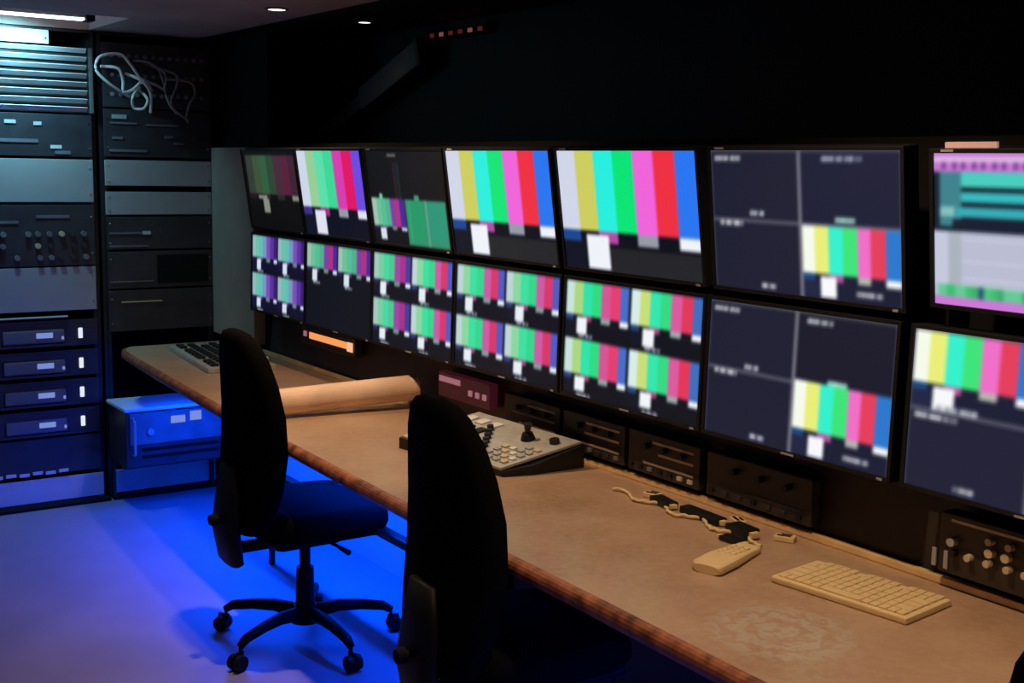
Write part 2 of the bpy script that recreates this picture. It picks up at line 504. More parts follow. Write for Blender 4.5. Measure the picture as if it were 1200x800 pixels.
t, hw, h = rack_unit('patch_bay', 'dark patch panel with faint grey legends below the looped cables', 'patch panel', RX0, RX1, 1.665, 1.89)
screw_set(t, hw, h)
for (px, pz, ww, hh, m) in [(-0.19, 0.19, 0.07, 0.02, 'panel'), (-0.17, 0.16, 0.13, 0.008, 'unit_pale'), (0.02, 0.155, 0.16, 0.008, 'unit_pale'),
                            (0.10, 0.07, 0.05, 0.012, 'unit_pale'), (-0.15, 0.03, 0.18, 0.012, 'unit_pale'), (-0.2, 0.09, 0.05, 0.012, 'unit_pale'), (0.05, 0.10, 0.04, 0.014, 'unit_pale')]:
    bx('legend', m, (px - ww / 2, px + ww / 2, -0.016, -0.012, pz - hh / 2, pz + hh / 2), t)
t, hw, h = rack_unit('blank_panel', 'upper of two narrow grey blank panels in the right rack', 'panel', RX0, RX1, 1.527, 1.650, 'panel')
screw_set(t, hw, h)
t, hw, h = rack_unit('blank_panel', 'lower of two narrow grey blank panels in the right rack', 'panel', RX0, RX1, 1.388, 1.498, 'panel')
screw_set(t, hw, h)
for i, (z0, z1, lb) in enumerate([(1.22, 1.378, 'black unit with thin grey slot lines just under the grey blank panels'),
                                  (1.03, 1.21, 'plain black unit in the middle of the right rack'),
                                  (0.82, 1.02, 'black unit in the right rack just above desk height')]):
    t, hw, h = rack_unit('rack_unit', lb, 'rack unit', RX0, RX1, z0, z1)
    screw_set(t, hw, h)
    if i == 0:
        bx('slot', 'unit_pale', (-0.25, -0.06, -0.016, -0.012, 0.075, 0.083), t)
        bx('slot', 'unit_pale', (-0.25, -0.06, -0.016, -0.012, -0.0 + 0.012, 0.02), t)
        bx('label_tag', 'slat', (-0.09, -0.05, -0.018, -0.012, 0.072, 0.088), t)
    if i == 1:
        bx('slot', 'unit_pale', (-0.25, -0.04, -0.016, -0.012, 0.03, 0.036), t)
        bx('door_line', 'matte_black', (-0.02, 0.24, -0.015, -0.012, 0.02, 0.16), t)
    if i == 2:
        bx('slot', 'legend', (-0.2, 0.0, -0.016, -0.012, 0.14, 0.146), t)
# pulled-out case under the end of the desk
t = thing('equipment_case', 'blue lit equipment case with lid coloured as if lit, under the far end of the desk', 'case', (1.965, 5.79, 0.206))
hw = 0.262
bx('body', 'unit', (-hw, hw, -0.14, 0.14, 0.0, 0.27), t, bev=0.006)
bx('lid', 'lilac', (-hw - 0.01, hw + 0.01, -0.15, 0.145, 0.27, 0.288), t, bev=0.006, label='lid coloured pale for the light on it')
bx('front_panel', 'unit_pale', (-hw + 0.015, hw - 0.015, -0.147, -0.14, 0.11, 0.26), t, bev=0.003)
for s in (-1, 1):
    tb = tube(bmesh.new(), [(s * (hw - .03), -0.147, 0.06), (s * (hw - .03), -0.175, 0.07), (s * (hw - .03), -0.175, 0.23), (s * (hw - .03), -0.147, 0.24)], 0.006, 8)
    obj('handle', tb, 'panel', t)
bx('display', 'led_blue', (-0.05, 0.02, -0.151, -0.147, 0.20, 0.235), t)
bx('display', 'led_blue', (0.045, 0.10, -0.151, -0.147, 0.205, 0.25), t)
obj('knob', cyl(bmesh.new(), (-0.15, -0.160, 0.17), (-0.15, -0.147, 0.17), 0.016), 'panel', t)
for k in range(2):
    bx('vent_slot', 'matte_black', (-0.19, 0.19, -0.143, -0.139, 0.04 + k * 0.035, 0.055 + k * 0.035), t)
bx('rear_shelf', 'rackblack', (-0.26, 0.26, -0.10, 0.14, -0.014, 0.0), t)
for s in (-1, 1):
    bx('shelf_bracket', 'rackblack', (s * 0.25 - 0.006, s * 0.25 + 0.006, 0.10, 0.14, -0.192, -0.014), t)

# cool lamp above the left rack
t = thing('work_lamp', 'bright cool white strip lamp fixed above the louvred panel', 'lamp', (1.40, 5.73, 2.262))
bx('housing', 'chrome', (-0.19, 0.19, -0.03, 0.03, 0.012, 0.032), t, bev=0.004)
for s in (-1, 1):
    bx('end_cap', 'matte_black', (s * 0.205 - 0.02, s * 0.205 + 0.02, -0.04, 0.04, 0.0, 0.045), t, bev=0.005)
bx('tube', 'lamp_cool', (-0.18, 0.18, -0.025, 0.025, 0.004, 0.012), t, label='glowing white tube')
tb = tube(bmesh.new(), [(0.0, 0, 0.03), (0.04, 0.0, 0.09), (0.13, 0.0, 0.16), (0.17, 0, 0.24)], 0.010, 8)
obj('bracket', tb, 'duct', t)


# ------------------------------------------------------------------ monitor pictures
GW, GH = 112, 63


def s2l(c):
    c = np.asarray(c, float) / 255.0
    return np.where(c <= 0.04045, c / 12.92, ((c + 0.055) / 1.055) ** 2.4)


VIV = dict(bars=[(208, 214, 232), (205, 205, 95), (40, 238, 222), (10, 228, 118), (240, 100, 218), (238, 48, 66), (40, 118, 240)],
           bg=(10, 14, 26), wh=(240, 242, 250))
VIV6 = dict(bars=[(246, 250, 236), (232, 238, 120), (50, 240, 205), (60, 228, 120), (240, 110, 200), (228, 62, 92), (40, 120, 205)],
            bg=(24, 28, 52), wh=(248, 248, 252))
MID = dict(bars=[(190, 212, 214), (140, 214, 160), (60, 222, 160), (50, 214, 140), (205, 90, 165), (215, 55, 105), (80, 90, 190)],
           bg=(12, 16, 28), wh=(230, 238, 245))
MID5 = dict(bars=[(200, 226, 220), (172, 214, 130), (45, 226, 168), (45, 218, 130), (214, 84, 150), (228, 62, 110), (70, 110, 200)],
            bg=(12, 16, 28), wh=(240, 244, 248))
PUR = dict(bars=[(150, 185, 190), (110, 190, 170), (95, 190, 180), (120, 150, 190), (120, 80, 180), (90, 50, 160), (60, 30, 110)],
           bg=(16, 14, 44), wh=(215, 225, 240))
TEA = dict(bars=[(160, 195, 180), (110, 190, 150), (80, 190, 150), (80, 175, 140), (130, 60, 160), (170, 50, 130), (70, 40, 150)],
           bg=(12, 16, 26), wh=(215, 225, 235))
MIDP = dict(bars=[(165, 200, 190), (120, 205, 160), (70, 215, 160), (75, 200, 145), (160, 70, 160), (165, 50, 140), (70, 60, 150)],
           bg=(12, 16, 28), wh=(230, 238, 245))
MIDR = dict(bars=[(215, 236, 232), (200, 222, 120), (50, 230, 175), (50, 218, 130), (220, 90, 160), (226, 55, 90), (60, 110, 190)],
            bg=(12, 16, 28), wh=(240, 244, 248))
DIM = dict(bars=[(52, 58, 50), (62, 80, 52), (48, 92, 62), (44, 70, 52), (72, 40, 56), (86, 30, 56), (60, 32, 50)],
           bg=(12, 12, 12), wh=(130, 135, 120))
TWO = dict(bars=[(205, 215, 232), (150, 205, 150), (90, 222, 170), (60, 215, 150), (215, 60, 175), (225, 20, 100), (105, 75, 225)],
           bg=(12, 14, 30), wh=(225, 225, 240))


def rect(im, u0, v0, u1, v1, c):
    x0, x1 = int(round(u0 * GW)), int(round(u1 * GW))
    y0, y1 = int(round(v0 * GH)), int(round(v1 * GH))
    im[max(0, y0):max(y0 + 1, y1), max(0, x0):max(x0 + 1, x1)] = c


def smpte(im, u0, v0, u1, v1, P):
    W = u1 - u0; H = v1 - v0
    rect(im, u0, v0, u1, v1, P['bg'])
    for i, c in enumerate(P['bars']):
        rect(im, u0 + W * i / 7, v0, u0 + W * (i + 1) / 7, v0 + H * 0.66, c)
    B = P['bars']
    rev = [tuple(int(x * .6) for x in B[6]), P['bg'], tuple(int(x * .75) for x in B[4]), P['bg'], tuple(int(x * .72) for x in B[0]), P['bg'], P['wh']]
    for i, c in enumerate(rev):
        rect(im, u0 + W * i / 7, v0 + H * 0.66, u0 + W * (i + 1) / 7, v0 + H * 0.755, c)
    rect(im, u0 + W * .0, v0 + H * 0.755, u0 + W * .17, v0 + H, tuple(int(x * 1.3) for x in P['bg']))
    rect(im, u0 + W * .185, v0 + H * 0.70, u0 + W * .36, v0 + H * 0.99, P['wh'])


def tag_text(im, u, v, n, c=(215, 215, 225), seed=0):
    """a tiny unreadable caption: a row of pale marks"""
    r = random.Random(seed)
    x = int(u * GW); y = int(v * GH)
    for k in range(n):
        if r.random() < 0.85:
            im[y:y + 2, x + k:x + k + 1] = np.array(c) * r.uniform(0.7, 1.0)


def blur(im, n=1):
    for _ in range(n):
        p = np.pad(im, ((1, 1), (1, 1), (0, 0)), mode='edge')
        im = (p[1:-1, :-2] + 2 * p[1:-1, 1:-1] + p[1:-1, 2:]) / 4
        p = np.pad(im, ((1, 1), (1, 1), (0, 0)), mode='edge')
        im = (p[:-2, 1:-1] + 2 * p[1:-1, 1:-1] + p[2:, 1:-1]) / 4
    return im


def new(bg): 
    im = np.zeros((GH, GW, 3)); im[:] = bg
    return im


def pic_full(P):
    im = new(P['bg']); smpte(im, 0, 0, 1, 1, P)
    rect(im, .36, .8, 1, 1, (34, 36, 40)) if P is VIV else None
    return im


def quad(P, cells=((0, 0), (1, 0), (0, 1), (1, 1)), bg=(12, 16, 26), P2=None):
    im = new(bg)
    for (i, j) in cells:
        smpte(im, i * .5 + .005, j * .5 + .01, i * .5 + .495, j * .5 + .46, P if (i == 0 or P2 is None) else P2)
        tag_text(im, i * .5 + .12, j * .5 + .47, 12, (170, 170, 185), i * 3 + j)
    return im


def pic_u1():
    im = new((10, 11, 11)); smpte(im, .05, .06, 1.0, .80, DIM)
    rect(im, 0.05, .62, 1, .9, (12, 12, 12)); rect(im, .3, .62, .42, .80, (135, 140, 125))
    return im


def pic_u3():
    im = new((13, 15, 20))
    rect(im, .30, .04, .42, .07, (170, 170, 165))
    rect(im, .36, .12, .39, .5, (44, 22, 34)); rect(im, .40, .12, .44, .5, (18, 38, 42))
    smpte(im, .02, .50, .46, .96, TEA)
    rect(im, .47, .50, .98, .98, (52, 140, 108)); rect(im, .49, .53, .70, .94, (34, 152, 104)); rect(im, .76, .53, .96, .94, (44, 148, 118))
    rect(im, .72, .50, .75, .98, (90, 160, 130)); rect(im, .52, .52, .53, .96, (90, 165, 130))
    rect(im, .13, .46, .18, .51, (120, 200, 170)); rect(im, .60, .46, .66, .51, (70, 150, 120))
    return im


def grid_lines(im, col=(118, 116, 128), v=0.5, h=0.5):
    rect(im, h - .006, 0, h + .008, 1, col)
    rect(im, 0, v - .008, 1, v + .004, col)
    rect(im, 0, 0, 1, .012, (90, 88, 96)); rect(im, .99, 0, 1, 1, (90, 88, 100)); rect(im, 0, 0, .008, 1, (60, 62, 76))


def pic_navy(top=True):
    im = new((27, 30, 50))
    rect(im, .5, 0, 1, .5, (25, 29, 54) if top else (24, 25, 42))
    grid_lines(im)
    smpte(im, .505, .50 if top else .48, .99, .985, VIV6)
    tag_text(im, .03, .05, 17, seed=1)
    tag_text(im, .60 if top else .54, .05, 24 if top else 17, (190, 195, 215) if top else (225, 225, 235), seed=2)
    tag_text(im, .23, .43 if top else .45, 10, seed=3); tag_text(im, .05, .52, 15, (235, 235, 240), seed=4); tag_text(im, .28, .94, 9, seed=5)
    tag_text(im, .68, .46, 11, (180, 235, 225), seed=6); tag_text(im, .78, .93, 14, seed=7)
    return im


def pic_ui():
    im = new((185, 190, 210))
    rect(im, 0, 0, 1, .12, (196, 120, 205)); rect(im, .0, .03, 1, .06, (225, 190, 230))
    for k in range(24):
        rect(im, .04 + k * .04, .07, .055 + k * .04, .11, (120, 60, 150))
    rect(im, 0, .12, 1, .5, (14, 30, 46))
    for j in range(3):
        for i in range(2):
            u = .03 + i * .48
            vv = (.13, .26, .355)[j]
            hh = (.095, .05, .05)[j]
            rect(im, u, .13, u + .09, .48, (60, 130, 140))
            rect(im, u + .07, vv, u + .42, vv + hh, [(70, 205, 190), (50, 185, 190), (50, 170, 180)][j] if i == 0 else (20, 215, 225))
            rect(im, u, vv, u + .06, vv + .05, (130, 190, 190))
    rect(im, .08, .43, .47, .5, (16, 28, 48)); rect(im, .56, .43, .98, .5, (16, 28, 48))
    rect(im, 0, .5, 1, .86, (196, 200, 220))
    for k in range(9):
        rect(im, .1, .53 + k * .036, .46, .535 + k * .036, (176, 178, 200)); rect(im, .58, .53 + k * .036, .97, .535 + k * .036, (176, 178, 200))
    rect(im, .06, .5, .12, .86, (170, 178, 190)); rect(im, .5, .5, .56, .86, (160, 168, 186))
    rect(im, .02, .86, .5, .93, (100, 200, 150)); rect(im, .5, .86, 1, .93, (120, 180, 200))
    r = random.Random(5)
    for k in range(16):
        u = r.uniform(.03, .95); rect(im, u, .86, u + .03, .93, r.choice([(40, 70, 120), (60, 190, 110), (60, 170, 110)]))
    rect(im, 0, .93, 1, 1, (205, 120, 215))
    return im


def pic_l7():
    im = new((30, 32, 54)); grid_lines(im)
    smpte(im, .005, .02, .50, .49, VIV6)
    tag_text(im, .12, .465, 20, (200, 205, 220), seed=9); tag_text(im, .03, .53, 20, (235, 235, 240), seed=10); tag_text(im, .22, .94, 9, seed=11)
    smpte(im, .51, .02, .99, .49, VIV6); rect(im, .51, .02, .99, .49, (26, 29, 50))
    return im


def make_screen(im, parent, W, H):
    im = blur(np.asarray(im, float), 1)
    lin = s2l(np.clip(im, 0, 255))
    xs = np.linspace(-W / 2, W / 2, GW); zs_ = np.linspace(H, 0, GH)
    V = np.zeros((GH, GW, 3))
    # viewed from the room (looking +X) left is +Y
    V[..., 1] = -xs[None, :]; V[..., 2] = zs_[:, None]
    idx = np.arange(GH * GW).reshape(GH, GW)
    F = np.stack([idx[:-1, :-1], idx[:-1, 1:], idx[1:, 1:], idx[1:, :-1]], -1).reshape(-1, 4)
    F = F[:, ::-1]
    me = bpy.data.meshes.new('screen')
    me.from_pydata(V.reshape(-1, 3).tolist(), [], F.tolist())
    a = me.color_attributes.new('picture', 'FLOAT_COLOR', 'POINT')
    d = np.ones((GH * GW, 4)); d[:, :3] = lin.reshape(-1, 3)
    a.data.foreach_set('color', d.ravel())
    me.materials.append(M['screen'])
    o = bpy.data.objects.new('screen', me); C.objects.link(o)
    o.parent = parent
    return o


def monitor(label, loc, tilt, W, H, im, upper, extra_label=False):
    # origin at the lower middle of the glass; local -X faces the room
    t = thing('monitor', label, 'monitor', loc, group='monitors of the monitor wall', rot=(0, tilt, 0))
    s = make_screen(im, t, W, H); s.location = (-0.0015, 0, 0)
    bz = 0.0095
    bm = bmesh.new()
    box(bm, -0.006, 0.003, -W / 2 - bz, W / 2 + bz, H, H + bz, 0.0015)
    box(bm, -0.006, 0.003, -W / 2 - bz, W / 2 + bz, -bz, 0, 0.0015)
    box(bm, -0.006, 0.003, -W / 2 - bz, -W / 2, 0, H)
    box(bm, -0.006, 0.003, W / 2, W / 2 + bz, 0, H)
    obj('bezel', bm, 'black', t)
    bx('housing', 'matte_black', (0.0, 0.045, -W / 2 - bz, W / 2 + bz, -bz, H + bz), t, bev=0.004)
    bx('badge', 'bezel_label', (-0.0075, -0.006, W / 2 - 0.05, W / 2 - 0.02, H + 0.003, H + 0.008) if upper else (-0.0075, -0.006, -0.02, 0.02, -0.0085, -0.0035), t)
    bx('badge', 'bezel_label', (-0.0075, -0.006, -W / 2 + 0.01, -W / 2 + 0.025, -0.0085, -0.003), t)
    bx('wall_bracket', 'matte_black', (0.045, 0.105, -0.06, 0.06, H * .35, H * .65), t)
    if extra_label:
        bx('label_strip', 'pink_label', (-0.006, 0.0, W / 2 - 0.15, W / 2 - 0.03, H + bz + 0.001, H + bz + 0.013), t, label='pinkish paper strip with added glow on top edge')
    return t


LL = [5.305, 4.72, 4.125, 3.525, 2.905, 2.285, 1.655]
LR = [4.741, 4.145, 3.55, 2.935, 2.312, 1.70, 1.07]
ZL, ZLT = 0.984, 1.326
lowp = [quad(PUR), quad(TEA, ((0, 0), (1, 0))), quad(MIDP, P2=MID), quad(MID), quad(MID5, P2=MIDR), pic_navy(False), pic_l7()]
lowl = ['lower monitor beside the grey end panel, four small purple-teal colour bar pictures',
        'lower monitor with two small colour bar pictures over a black lower half',
        'lower monitor with four muted colour bar pictures, just right of the half-black monitor',
        'lower monitor showing four colour bar pictures, under the fourth upper monitor from the left',
        'lower monitor with four vivid colour bar pictures, beside the navy grid monitors',
        'lower navy grid monitor with colour bars only in its bottom right quarter',
        'lower monitor at the right edge, colour bars in its top left quarter']
for k in range(7):
    yc = (LL[k] + LR[k]) / 2; W = LL[k] - LR[k]
    monitor(lowl[k], (2.195, yc, ZL), math.radians(1.0), W, ZLT - ZL, lowp[k], False)
UL = [5.30, 4.715, 4.108, 3.530, 2.905, 2.268, 1.610]
UR = [4.745, 4.150, 3.560, 2.945, 2.315, 1.690, 1.04]
upp = [pic_u1(), pic_full(TWO), pic_u3(), pic_full(VIV), pic_full(VIV), pic_navy(True), pic_ui()]
upl = ['dim upper monitor beside the grey end panel with faint dark colour bars',
       'upper monitor with narrow lilac, green and magenta bars, second from the grey end panel',
       'mostly black upper monitor with a small colour bar and a green picture below',
       'upper monitor filled with vivid colour bars, next to the mostly black one',
       'largest looking upper monitor filled with vivid colour bars, beside the navy grid',
       'upper navy grid monitor with colour bars in its bottom right quarter',
       'upper monitor at the right edge with cyan, pink and pale grey menu screen']
for k in range(7):
    yc = (UL[k] + UR[k]) / 2; W = UL[k] - UR[k]
    ang = math.radians(-8.4) if k < 5 else math.radians(-7.0)
    zb = 1.364 if k != 6 else 1.385
    H = 0.342 if k != 6 else 0.315
    monitor(upl[k], (2.20, yc, zb), ang, W, H, upp[k], True, extra_label=(k == 6))
# frame that carries the monitors
t = thing('monitor_rack', 'black steel frame carrying the two rows of monitors', 'frame', (2.345, 3.2, 0.0))
for z in (1.14, 1.52):
    bx('cross_rail', 'matte_black', (-0.03, 0.03, -2.15, 2.15, z - 0.04, z + 0.04), t)
for k in range(8):
    y = -2.13 + k * 0.608
    bx('upright', 'matte_black', (-0.03, 0.03, y - 0.02, y + 0.02, 0.975, 1.72), t)
bx('backing_sheet', 'matte_black', (0.035, 0.045, -2.2, 2.2, 0.975, 1.74), t)
for k in range(5):
    y = -1.9 + k * 0.95
    bx('wall_arm', 'matte_black', (0.045, 0.405, y - 0.02, y + 0.02, 1.30, 1.34), t)

# ------------------------------------------------------------------ desk
front = [(1.50, -0.6), (1.53, 0.6), (1.545, 1.5), (1.558, 1.9), (1.566, 2.3), (1.572, 2.75), (1.60, 3.5), (1.635, 4.3), (1.68, 5.0), (1.715, 5.55), (1.735, 5.78), (1.76, 5.86), (1.80, 5.90)]
t = thing('control_desk', 'long worn brown laminate desk with red-brown front edge below the monitors', 'desk', (0, 0, 0))
bm = bmesh.new()
prism(bm, [(x + 0.012, y) for x, y in front] + [(2.30, 5.90), (2.30, -0.6)], 0.712, 0.75)
obj('desktop', bm, 'desk', t)
bm = bmesh.new()
rings = []
for i, (x, y) in enumerate(front):
    rings.append([Vector((x + 0.012 + 0.020 * -math.cos(a) * 1.0 - 0.0, y, 0.728 + 0.0225 * math.sin(a))) for a in np.linspace(-PI / 2, PI / 2, 9)] + [Vector((x + 0.016, y, 0.750)), Vector((x + 0.016, y, 0.708))])
loft(bm, rings)
obj('front_edge', bm, 'edge', t, smooth=False, label='chipped red-brown rounded edge')
bx('back_trim', 'trim', (2.282, 2.303, -0.6, 5.6, 0.7505, 0.768), t, bev=0.003, label='shiny golden strip along the back')
for y in (0.4, 3.06):
    bx('support_panel', 'matte_black', (1.95, 2.335, y - 0.015, y + 0.015, 0.0, 0.712), t)
bx('foot_rail', 'black', (1.95, 1.99, 3.07, 4.6, 0.375, 0.405), t, bev=0.006)
bx('foot_rail_post', 'black', (1.96, 1.98, 4.57, 4.59, 0.0, 0.71), t)
bx('light_channel', 'matte_black', (1.955, 2.005, 3.2, 5.5, 0.702, 0.712), t)
# cupboard added under the desk to keep this stretch dark
t = thing('added_dark_cupboard', 'black cupboard added to keep it dark below the middle of the desk', 'cupboard', (2.19, 2.45, 0.0))
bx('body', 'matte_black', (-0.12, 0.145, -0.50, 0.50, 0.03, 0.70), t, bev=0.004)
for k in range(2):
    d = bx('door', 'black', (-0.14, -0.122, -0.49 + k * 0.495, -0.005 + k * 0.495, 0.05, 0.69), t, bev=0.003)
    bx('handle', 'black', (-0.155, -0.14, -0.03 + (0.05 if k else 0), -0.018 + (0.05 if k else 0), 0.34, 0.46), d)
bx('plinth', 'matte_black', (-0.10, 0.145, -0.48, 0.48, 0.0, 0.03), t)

# ------------------------------------------------------------------ console behind the desk
t = thing('console_housing', 'dark brown equipment console between desk and lower monitors', 'console', (2.306, 0, 0.70))
bm = bmesh.new()
prism(bm, [(0.0, 0.0), (0.028, 0.0), (0.028, 0.27), (0.024, 0.27)], -0.6, 5.38)   # x, z profile swept along y
bmesh.ops.transform(bm, matrix=Matrix(((1, 0, 0, 0), (0, 0, 1, 0), (0, 1, 0, 0), (0, 0, 0, 1))), verts=bm.verts)
bmesh.ops.recalc_face_normals(bm, faces=bm.faces)
obj('housing', bm, 'console', t)
bx('top_ledge', 'matte_black', (-0.02, 0.028, -0.6, 5.38, 0.262, 0.27), t)


def console_unit(name, label, cat, y0, y1, z0, z1, m='console', group=None, x=2.306, dep=0.035):
    t = thing(name, label, cat, (x, (y0 + y1) / 2, z0), group=group)
    bx('body', m, (-dep, -0.0005, -(y1 - y0) / 2, (y1 - y0) / 2, 0, z1 - z0), t, bev=0.004)
    return t, (y1 - y0) / 2, z1 - z0, -dep


# orange display
t, hw, h, f = console_unit('display_strip', 'narrow glowing orange display under the second lower monitor', 'display', 4.42, 4.94, 0.865, 0.95)
bx('lit_panel', 'orange', (f - 0.003, f, -0.19, 0.17, 0.030, 0.058), t, label='glowing orange panel')
bx('lit_button', 'orange_pale', (f - 0.005, f, -0.24, -0.195, 0.022, 0.06), t, label='paler orange square')
bx('lit_button', 'pinkled', (f - 0.005, f, 0.20, 0.225, 0.035, 0.058), t)
# red display
t, hw, h, f = console_unit('intercom_panel', 'dark panel with red glowing display below the third lower monitor', 'panel', 3.42, 3.76, 0.825, 0.915, 'dark_red')
bx('digits', 'pinkled', (f - 0.003, f, 0.02, 0.16, 0.055, 0.075), t, label='pink digits')
for k in range(3):
    bx('button', 'pinkled', (f - 0.005, f, -0.06 - k * 0.045, -0.04 - k * 0.045, 0.03, 0.05), t)
# row of switch panels
specs = [(3.02, 3.33, 'button panel with gold legends right of the red display'),
         (2.70, 3.00, 'button panel with small dark knobs below the fourth lower monitor'),
         (2.38, 2.68, 'button panel with two grey legend lines, below the vivid lower monitor'),
         (1.98, 2.35, 'dim button panel below the left part of the navy grid monitor')]
for i, (y0, y1, lb) in enumerate(specs):
    t, hw, h, f = console_unit('switch_panel', lb, 'panel', y0, y1, 0.785, 0.905, 'console', 'switch panels along the console')
    r = random.Random(40 + i)
    for j in range(3 if i < 3 else 1):
        bx('legend_strip', 'legend' if i != 3 else 'unit', (f - 0.002, f, -hw * .85, hw * r.uniform(.1, .8), 0.03 + j * 0.032, 0.037 + j * 0.032), t)
    for k in range(7):
        yy = -hw * .85 + k * hw * .28
        bx('button', r.choice(['black', 'legend', 'unit', 'unit_pale'] if i < 3 else ['black', 'unit']), (f - 0.007, f, yy, yy + 0.018, 0.012, 0.024), t, bev=0.001)
    for k in range(3):
        yy = -hw * .6 + k * hw * .5
        obj('knob', cyl(bmesh.new(), (f - 0.02, yy, 0.085), (f, yy, 0.085), 0.009, seg=12), 'black', t)
# panel of knobs at right
t, hw, h, f = console_unit('audio_panel', 'panel of small warm lit knobs under the lower monitor at the right edge', 'panel', 1.02, 1.60, 0.79, 0.925, 'console', dep=0.05)
bx('legend_strip', 'legend', (f - 0.002, f, -hw * .95, hw * .9, 0.118, 0.124), t)
r = random.Random(3)
for j in range(3):
    for k in range(12):
        yy = hw * .86 - k * 0.044 + r.uniform(-.004, .004)
        if r.random() < .12: continue
        obj('knob', cyl(bmesh.new(), (f - 0.016, yy, 0.052 + j * 0.024), (f, yy, 0.052 + j * 0.024), 0.008 + .002 * (j % 2), seg=10), r.choice(['legend', 'panel', 'black', 'legend']), t)
for k in range(2):
    bx('corner_clip', 'panel', (f - 0.004, f, hw * .96 - .015 + k * .03, hw * .96 - .005 + k * .03, 0.01, 0.05), t)

# ------------------------------------------------------------------ things on the desk
ZD = 0.7505
# control keypad on the far part
t = thing('button_panel', 'pale panel of black buttons lying at the far end of the desk', 'control panel', (2.045, 5.33, ZD), math.radians(-6))
bx('body', 'silver', (-0.15, 0.15, -0.36, 0.36, 0, 0.022), t, bev=0.004)
for i in range(5):
    for j in range(12):
        if (i, j) in ((0, 3), (4, 8), (2, 11), (0, 9)): continue
        bx('button', 'black', (-0.125 + i * 0.052, -0.092 + i * 0.052, -0.325 + j * 0.056, -0.288 + j * 0.056, 0.022, 0.034), t, bev=0.003)
for k in range(3):
    y = -0.28 + k * 0.26
    obj('knob', cyl(bmesh.new(), (0.13, y, 0.02), (0.13, y, 0.045), 0.012, seg=12), 'white', t)
# paper roll across the desk
a, c = Vector((1.62, 4.01, ZD + 0.049)), Vector((2.270, 3.925, 0.826))
t = thing('paper_roll', 'long tan paper roll lying across the desk between the two near chairs', 'paper roll', tuple(a))
bm = bmesh.new()
d = (c - a); n = d.normalized(); u = n.cross(Vector((0, 0, 1))).normalized(); v = u.cross(n)
ring = []
for s in (0, 1):
    ring.append([(a + d * s) - a + u * math.cos(k * 2 * PI / 32) * .048 + v * math.sin(k * 2 * PI / 32) * .048 for k in range(32)])
ring2 = [[(d * s) + u * math.cos(k * 2 * PI / 32) * .040 + v * math.sin(k * 2 * PI / 32) * .040 for k in range(32)] for s in (1, 0)]
loft(bm, [ring[0], ring[1], ring2[0], ring2[1], ring[0]], close=False)
bmesh.ops.remove_doubles(bm, verts=bm.verts, dist=1e-5)
bmesh.ops.recalc_face_normals(bm, faces=bm.faces)
obj('rolled_sheet', bm, 'paper', t, smooth=False)
bm = bmesh.new()
for k in range(5):
    pass
sp = [d * 0.995 + u * math.cos(a_) * (0.038 - a_ * 0.0012) + v * math.sin(a_) * (0.038 - a_ * 0.0012) for a_ in np.linspace(0, 18, 90)]
tube(bm, sp, 0.0008, 5)
obj('inner_turns', bm, 'cream', t)
# vision switcher
t = thing('switcher_console', 'silver wedge-shaped control console with black joystick on the desk', 'control console', (0, 0, ZD))
FL, FR, BL_, BR = (1.965, 2.885), (2.245, 2.855), (1.885, 3.36), (2.185, 3.40)
pl = [FL, (2.06, 2.862), FR, BR, BL_]
zt = [0.016, 0.028, 0.072, 0.080, 0.035]
bm = bmesh.new()
lo = [bm.verts.new((x, y, 0)) for x, y in pl]; hi = [bm.verts.new((x, y, z)) for (x, y), z in zip(pl, zt)]
bm.faces.new(list(reversed(lo))); bm.faces.new(hi)
for i in range(5):
    j = (i + 1) % 5
    bm.faces.new((lo[i], lo[j], hi[j], hi[i]))
bmesh.ops.recalc_face_normals(bm, faces=bm.faces)
obj('body', bm, 'black', t)
p0 = Vector((1.965, 2.885, 0.016)); ex = Vector((0.28, -0.03, 0.056)); ey = Vector((-0.08, 0.475, 0.019))
nz = ex.cross(ey).normalized()


def sw(u_, v_, h_=0.0):
    return p0 + ex * u_ + ey * v_ + nz * h_


bm = bmesh.new()
loft(bm, [[sw(.01, .02, .001), sw(.99, .02, .001), sw(.99, .98, .001), sw(.01, .98, .001)], [sw(.01, .02, .009), sw(.99, .02, .009), sw(.99, .98, .009), sw(.01, .98, .009)]])
obj('top_plate', bm, 'silver', t, label='silver top plate')
js = obj('joystick', cyl(bmesh.new(), sw(.72, .30, .009), sw(.72, .30, .03), 0.024, 0.017), 'black', t, smooth=False)
bm = bmesh.new(); cyl(bm, sw(.72, .30, .03), sw(.73, .29, .062), 0.008, 0.013, 12)
obj('stick', bm, 'black', js)
obj('dial', cyl(bmesh.new(), sw(.80, .12, .009), sw(.80, .12, .022), 0.016), 'black', t)
for k in range(5):
    obj('knob', cyl(bmesh.new(), sw(.32 + k * .09, .40 + .055 * k, .009), sw(.32 + k * .09, .40 + .055 * k, .026), 0.0105), 'black', t)
for i in range(5):
    for j in range(4):
        uu, vv = .10 + i * .10, .06 + j * .07
        if uu < .45 - 0 or j < 2:
            bm = bmesh.new(); loft(bm, [[sw(uu, vv, .009), sw(uu + .06, vv, .009), sw(uu + .06, vv + .04, .009), sw(uu, vv + .04, .009)], [sw(uu, vv, .015), sw(uu + .06, vv, .015), sw(uu + .06, vv + .04, .015), sw(uu, vv + .04, .015)]])
            obj('button', bm, ['legend', 'panel', 'panel', 'white'][(i * 3 + j) % 4], t)
